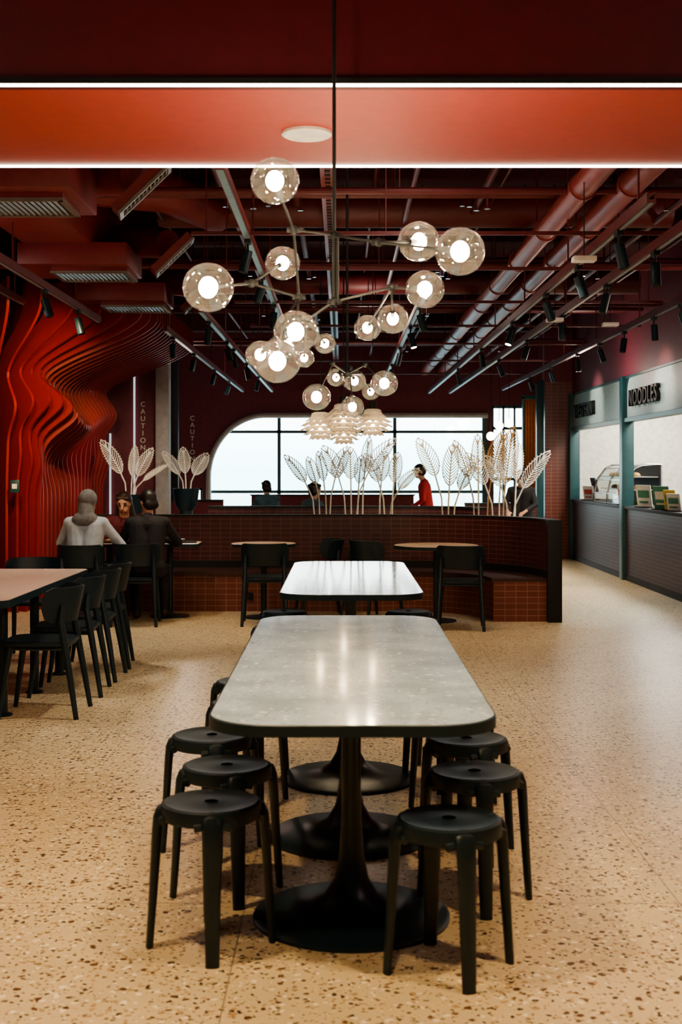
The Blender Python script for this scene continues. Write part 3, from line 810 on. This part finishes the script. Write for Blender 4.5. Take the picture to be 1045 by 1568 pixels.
# ------------------------------------------------------------ people
skin = M('skin', (.50, .29, .20), .5, var=.04); hairb = M('black_hair', (.012, .009, .008), .45)
grey = M('pale_grey_blue_cloth', (.46, .52, .58), .8); hij = M('grey_headscarf', (.16, .155, .15), .8, scale=30, var=.25, bump=.4)
blk = M('black_cloth', (.012, .012, .015), .8); redc = M('red_cloth', (.36, .02, .03), .7); mask_m = M('face_mask', (.6, .62, .65), .7)
wine = M('wine_cloth', (.10, .012, .020), .8)
brownh = M('dark_brown_hair', (.030, .015, .010), .5); lip = M('lips', (.35, .10, .08), .5); eye = M('eye_dark', (.02, .015, .012), .3); shoe = M('shoe', (.02, .02, .02), .4)
tealc = M('teal_cloth', (.05, .12, .14), .8)

def person(name, loc, rz, sit=True, lean=.15, hyaw=0., hpitch=.1, top=blk, bottom=blk, hair='short', hairm=hairb, arms=None, sc=1., mask=False, capm=None, vox=.008):
    P = []; E = []
    V = Vector
    def C(p0, p1, r0, r1, m): P.append((V(p0), V(p1), r0, r1, m))
    zh = .535 if sit else .92
    RL = Matrix.Rotation(-lean, 3, 'X')
    piv = V((0, 0, zh))
    def U(p): return piv+RL @ (V(p)-V((0, 0, .535)))
    C(piv+V((-.075, 0, .01)), piv+V((.075, 0, .01)), .115, .115, bottom)
    for a, c_, r0, r1 in (((-.06, 0, .60), (-.065, 0, .80), .112, .108), ((.06, 0, .60), (.065, 0, .80), .112, .108), ((-.065, 0, .78), (-.085, 0, .94), .108, .105), ((.065, 0, .78), (.085, 0, .94), .108, .105), ((-.1, 0, .955), (.1, 0, .955), .095, .095)):
        C(U(a), U(c_), r0, r1, top)
    C(U((0, -.01, 1.0)), U((0, .0, 1.03)), .075, .06, top)
    SH = {s: U((s*.165, 0, .985)) for s in (-1, 1)}
    for s in (-1, 1): C(U((s*.08, 0, .99)), SH[s], .068, .062, top)
    nb = U((0, 0, 1.02)); hd = U((0, .03, 1.115))
    C(nb, hd, .052, .048, skin)
    HR = Matrix.Rotation(hyaw, 3, 'Z') @ Matrix.Rotation(-hpitch, 3, 'X')
    hc = hd+V((0, .015, .075))
    def Hd(p): return hc+HR @ V(p)
    E.append((Hd((0, 0, .02)), (.072, .088, .095), HR, skin)); E.append((Hd((0, .03, -.045)), (.052, .058, .062), HR, skin))
    C(Hd((0, .085, .01)), Hd((0, .105, -.022)), .009, .014, skin)
    if mask: E.append((Hd((0, .068, -.045)), (.05, .04, .045), HR, mask_m))
    else: C(Hd((-.018, .083, -.06)), Hd((.018, .083, -.06)), .008, .008, lip)
    for s in (-1, 1):
        E.append((Hd((s*.03, .076, .012)), (.014, .012, .008), HR, eye)); C(Hd((s*.018, .082, .033)), Hd((s*.043, .075, .033)), .006, .005, hairm)
        E.append((Hd((s*.074, -.005, -.005)), (.012, .02, .03), HR, skin))
    if hair == 'hijab':
        E.append((Hd((0, -.018, .022)), (.090, .100, .106), HR, hij)); C(Hd((-.0, -.03, -.05)), U((0, -.02, 1.02)), .080, .09, hij)
        C(U((-.05, -.03, 1.0)), U((.05, -.03, 1.0)), .085, .085, hij); C(Hd((0, .02, -.11)), U((0, .04, .98)), .06, .08, hij)
    elif capm:
        E.append((Hd((0, -.015, .015)), (.080, .09, .10), HR, hairm)); E.append((Hd((0, -.005, .055)), (.085, .098, .078), HR, capm)); C(Hd((-.035, .09, .06)), Hd((.035, .09, .06)), .016, .016, capm); C(Hd((-.03, .125, .055)), Hd((.03, .125, .055)), .010, .010, capm)
    else:
        E.append((Hd((0, -.022, .035)), (.083, .092, .096), HR, hairm)); C(Hd((-.05, .045, .075)), Hd((.05, .045, .075)), .026, .026, hairm)
        C(Hd((-.03, -.05, -.03)), Hd((.03, -.05, -.03)), .052, .052, hairm)
        if hair == 'bun': E.append((Hd((0, -.11, .05)), (.04, .04, .04), HR, hairm))
        if hair == 'long':
            for s in (-1, 1): C(Hd((s*.065, -.01, 0)), Hd((s*.08, .0, -.13)), .026, .03, hairm)
    for s in (-1, 1):
        if sit:
            hp = V((s*.09, .02, zh-.01)); kn = V((s*.13, .43, .51)); an = V((s*.13, .40+.04*s, .09))
        else:
            hp = V((s*.09, 0, .9)); kn = V((s*.10, .03+.02*s, .48)); an = V((s*.10, -.01+.05*s, .08))
        C(hp, kn, .092, .062, bottom); C(kn, an, .060, .042, bottom)
        C(an-V((0, .02, .03)), an+V((s*.02, .13, -.045)), .042, .033, shoe); C(an+V((s*.02, .08, -.05)), an+V((s*.025, .17, -.055)), .036, .03, shoe)
    for s, (el, wr) in zip((-1, 1), arms):
        el = V(el); wr = V(wr)
        C(SH[s], el, .054, .044, top); C(el, el.lerp(wr, .8), .043, .032, top); C(el.lerp(wr, .7), wr, .027, .024, skin)
        d = (wr-el).normalized(); up = V((0, 0, 1)) if abs(d.z) < .85 else V((0, 1, 0)); lat = d.cross(up).normalized(); nrm = lat.cross(d).normalized()
        inner = lat*(-s)
        C(wr, wr+d*.05, .024, .024, skin)
        for q in (-.022, 0, .022): C(wr+d*.03+lat*q*.7, wr+d*.08+lat*q*1.2, .016, .013, skin)
        for f, (q, ln) in enumerate(((-.032, .058), (-.011, .072), (.011, .078), (.032, .068))):
            a = wr+d*.085+lat*q*s; k = a+d*ln*.55-nrm*.006; e = k+d*ln*.4-nrm*.024
            C(a, k, .0095, .009, skin); C(k, e, .009, .0075, skin)
        a = wr+d*.03+inner*.026; k = a+(d*.6+inner*.8).normalized()*.035; C(a, k, .013, .011, skin); C(k, k+(d*.95+inner*.2-nrm*.2).normalized()*.03, .0105, .009, skin)
    b = B()
    for p0, p1, r0, r1, m in P:
        b.sphere(p0, r0, m, 14, 10); b.sphere(p1, r1, m, 14, 10)
        if (p1-p0).length > 1e-4: b.tube([p0, p1], [r0, r1], m, 14)
    for c_, r, R, m in E: b.sphere(c_, r, m, 18, 12, R)
    me = b.mesh('raw'); o = bpy.data.objects.new('tmp', me); S.collection.objects.link(o)
    md = o.modifiers.new('r', 'REMESH'); md.mode = 'VOXEL'; md.voxel_size = vox
    sm = o.modifiers.new('s', 'SMOOTH'); sm.factor = .5; sm.iterations = 3
    dg = bpy.context.evaluated_depsgraph_get(); dg.update()
    me2 = bpy.data.meshes.new_from_object(o.evaluated_get(dg)); bpy.data.objects.remove(o)
    me2.name = name; me2.materials.clear()
    mats = []
    for it in P+E:
        if it[-1] not in mats: mats.append(it[-1])
    for m in mats: me2.materials.append(m)
    n = len(me2.polygons); ce = np.empty(n*3); me2.polygons.foreach_get('center', ce); ce = ce.reshape(-1, 3)
    best = np.full(n, 1e9); idx = np.zeros(n, int)
    for p0, p1, r0, r1, m in P:
        a = np.array(p0); d = np.array(p1)-a; t = np.clip(((ce-a)@d)/max(1e-9, d@d), 0, 1)
        q = np.linalg.norm(ce-(a+t[:, None]*d), axis=1)-(r0+(r1-r0)*t)
        if m in (eye, lip): q -= .003
        k = q < best; best[k] = q[k]; idx[k] = mats.index(m)
    for c_, r, R, m in E:
        l = (ce-np.array(c_))@np.array(R); q = (np.linalg.norm(l/np.array(r), axis=1)-1)*min(r)
        if m in (eye,): q -= .003
        k = q < best; best[k] = q[k]; idx[k] = mats.index(m)
    me2.polygons.foreach_set('material_index', idx.astype(np.int32)); me2.polygons.foreach_set('use_smooth', np.ones(n, bool)); me2.update()
    return place(me2, name, loc, rz, sc=sc)

tb = .79
person('seated_woman_in_headscarf', (-2.45, 12.12, 0), -.12, lean=.16, hyaw=-.35, hpitch=.25, top=grey, bottom=blk, hair='hijab', arms=(((-.30, .20, .78), (-.12, .48, tb)), ((.33, .16, .76), (.14, .46, tb))))
person('seated_man_in_black', (-1.88, 12.30, 0), .05, lean=.22, hyaw=.6, hpitch=.3, top=blk, bottom=blk, arms=(((-.27, .22, .78), (-.12, .50, tb)), ((.29, .20, .78), (.12, .50, tb))))
person('seated_woman_facing_camera', (-2.29, 13.58, 0), pi+.05, lean=.28, hyaw=-.15, hpitch=.35, top=wine, bottom=blk, hair='long', hairm=brownh, arms=(((-.25, .24, .80), (-.06, .40, tb+.02)), ((.25, .24, .80), (.06, .40, tb+.02))), sc=.98)
person('standing_man_in_red', (w(655, 0, 19).x, 19.0, 0), pi/2-.1, sit=False, lean=.12, hyaw=.1, hpitch=.35, top=redc, bottom=blk, capm=blk, mask=True, sc=.93, arms=(((-.24, .06, 1.12), (-.14, .28, .98)), ((.24, .06, 1.12), (.14, .28, .98))), vox=.01)
person('seated_diner', (w(411, 0, 21.5).x, 21.5, 0), .4, lean=.1, top=tealc, arms=(((-.25, .2, .78), (-.1, .46, tb)), ((.25, .2, .78), (.1, .46, tb))), vox=.011)
person('seated_diner', (w(478, 0, 18).x-.05, 18.65, 0), -.9, lean=.1, top=tealc, arms=(((-.25, .2, .78), (-.1, .46, tb)), ((.25, .2, .78), (.1, .46, tb))), vox=.011, hair='bun')
person('standing_staff_in_black', (w(800, 0, 17.5).x, 17.5, 0), pi-.4, sit=False, lean=.1, hpitch=.3, top=blk, capm=blk, mask=True, sc=.88, arms=(((-.24, .10, 1.15), (-.14, .34, 1.05)), ((.24, .10, 1.15), (.14, .34, 1.05))), vox=.011)
for x, y, r in ((w(411, 0, 21.5).x, 21.5, .4), (w(478, 0, 18).x-.05, 18.65, -.9)): place(chairme, 'dining_chair', (x, y, 0), r)
b = B(); b.prism(rrect(-.2, .2, -.13, .13, .03), 0, .012, black); b.lathe([(.0, .013), (.05, .013), (.09, .035), (.085, .035), (.05, .02), (0, .02)], (0, 0, 0), white, 20); b.sphere((0, 0, .03), (.055, .055, .018), food[0], 12, 8)
tray = b.mesh('tray')
place(tray, 'food_tray', (-2.3, 12.97, .7505), .1); place(tray, 'food_tray', (-1.68, 12.98, .7505), .2)

# ------------------------------------------------------------ lights
def area(name, loc, rot, sx, sy, pw, col):
    l = bpy.data.lights.new(name, 'AREA'); l.shape = 'RECTANGLE'; l.size = sx; l.size_y = sy; l.energy = pw; l.color = col
    o = bpy.data.objects.new(name, l); o.location = loc; o.rotation_euler = rot; S.collection.objects.link(o); return o
def spot(loc, tgt, pw, col, ang=70, blend=.6, r=.05):
    l = bpy.data.lights.new('spotlight', 'SPOT'); l.energy = pw; l.color = col; l.spot_size = math.radians(ang); l.spot_blend = blend; l.shadow_soft_size = r
    o = bpy.data.objects.new('spotlight', l); o.location = loc; o.rotation_euler = (Vector(tgt)-Vector(loc)).to_track_quat('-Z', 'Y').to_euler(); S.collection.objects.link(o)
sky = area('sky_daylight', (.1, 28.0, 5.0), (0, 0, 0), 8, 3.0, 900, (.82, .95, 1))
sky.rotation_euler = (Vector((.1, 22, .5))-Vector((.1, 28, 5))).to_track_quat('-Z', 'Y').to_euler()
area('stall_ceiling_light', (4.9, 19.2, 2.9), (0, 0, 0), .8, 3, 80, (1, .95, .85))
area('stall_ceiling_light', (4.9, 15.4, 2.9), (0, 0, 0), .8, 3, 80, (1, .95, .85))
warm = (1, .68, .35); neu = (1, .86, .68); cool = (.86, .94, 1)
for x, y, p, c in ((-1.6, 3.4, 165, warm), (1.5, 3.0, 165, warm), (0, 2.0, 125, warm), (-2.6, 5.8, 140, warm), (2.6, 5.5, 130, neu)):  # unseen warm fill spots added over the foreground, no fixtures modelled
    spot((x, y, 4.1), (x*.9, y+.6, 0), p, c, 95, .7, .08)
for x, y, z, p, c in ((-.63, 7.5, 2.9, 65, neu), (1.66, 8.9, 2.8, 80, neu), (2.05, 11.8, 2.8, 75, neu), (-2.4, 8.3, 2.8, 80, neu), (-2.4, 10.3, 2.8, 75, neu), (-1.95, 12.0, 2.9, 60, neu), (-1.3, 12.5, 2.8, 65, warm), (.72, 11.6, 2.8, 60, warm), (2.45, 13.7, 2.8, 85, cool), (2.45, 16.4, 2.8, 85, neu), (2.45, 18.5, 2.8, 75, neu), (-.63, 12, 2.9, 50, warm), (.72, 15.5, 2.8, 50, neu), (-1.85, 16, 2.8, 50, neu)):  # the spot above the diners' table is added to brighten them
    spot((x, y, z), (x+.1, y+.3, 0), p, c, 85, .6)
for x, y, tx, ty, tz, p, c in ((-2.4, 11.2, -3.5, 13.2, 2.0, 120, warm), (-2.9, 10.6, -3.9, 13.2, 1.4, 80, warm), (3.05, 15.2, 3.9, 15.2, 2.45, 22, neu), (3.05, 19.2, 3.9, 19.2, 2.45, 22, neu), (.72, 13.4, .2, 15.2, 1.4, 60, neu), (1.66, 12.6, 1.7, 14.4, 1.4, 90, warm), (-1.85, 14.3, -2.5, 16, 1.4, 60, neu)):
    spot((x, y, 2.82), (tx, ty, tz), p, c, 75, .7)
for x, y, z, e in ((-3.6, 9, 2.7, 20), (3.5, 9.5, 2.7, 24), (-2.5, 20, 2.7, 25), (3.2, 17, 2.7, 18), (.3, 15, 3.3, 9), (.5, 8, 3.3, 6), (-2.5, 2.5, 3.2, 20), (2.5, 2.5, 3.2, 20)):  # unseen point lights added to lift the ceiling, not real fixtures
    l = bpy.data.lights.new('ceiling_fill', 'POINT'); l.energy = e; l.color = (1, .78, .66); l.shadow_soft_size = .15
    o = bpy.data.objects.new('ceiling_fill', l); o.location = (x, y, z); S.collection.objects.link(o)

W = bpy.data.worlds.new('World'); S.world = W; W.use_nodes = True
N = W.node_tree.nodes; L = W.node_tree.links
bg = N['Background']; tc = N.new('ShaderNodeTexCoord'); sp = N.new('ShaderNodeSeparateXYZ'); rp = N.new('ShaderNodeValToRGB')
rp.color_ramp.elements[0].position = .0; rp.color_ramp.elements[0].color = (.50, .84, .90, 1); rp.color_ramp.elements[1].position = .045; rp.color_ramp.elements[1].color = (.96, 1, 1, 1)
L.new(tc.outputs['Generated'], sp.inputs[0]); L.new(sp.outputs['Z'], rp.inputs[0]); L.new(rp.outputs[0], bg.inputs[0]); bg.inputs[1].default_value = 4.0

# ------------------------------------------------------------ camera
cam = bpy.data.cameras.new('camera'); co = bpy.data.objects.new('camera', cam); S.collection.objects.link(co); S.camera = co
co.location = (0, 0, H); co.rotation_euler = (pi/2, 0, 0)
cam.sensor_fit = 'VERTICAL'; cam.sensor_height = 36; cam.sensor_width = 24; cam.lens = 36*F/1568; cam.shift_y = -66/1568
cam.clip_end = 1000
cam.dof.use_dof = True; cam.dof.focus_distance = 8.5; cam.dof.aperture_fstop = 4
S.view_settings.view_transform = 'AgX'
S.view_settings.look = 'AgX - Medium High Contrast'
S.view_settings.exposure = .95
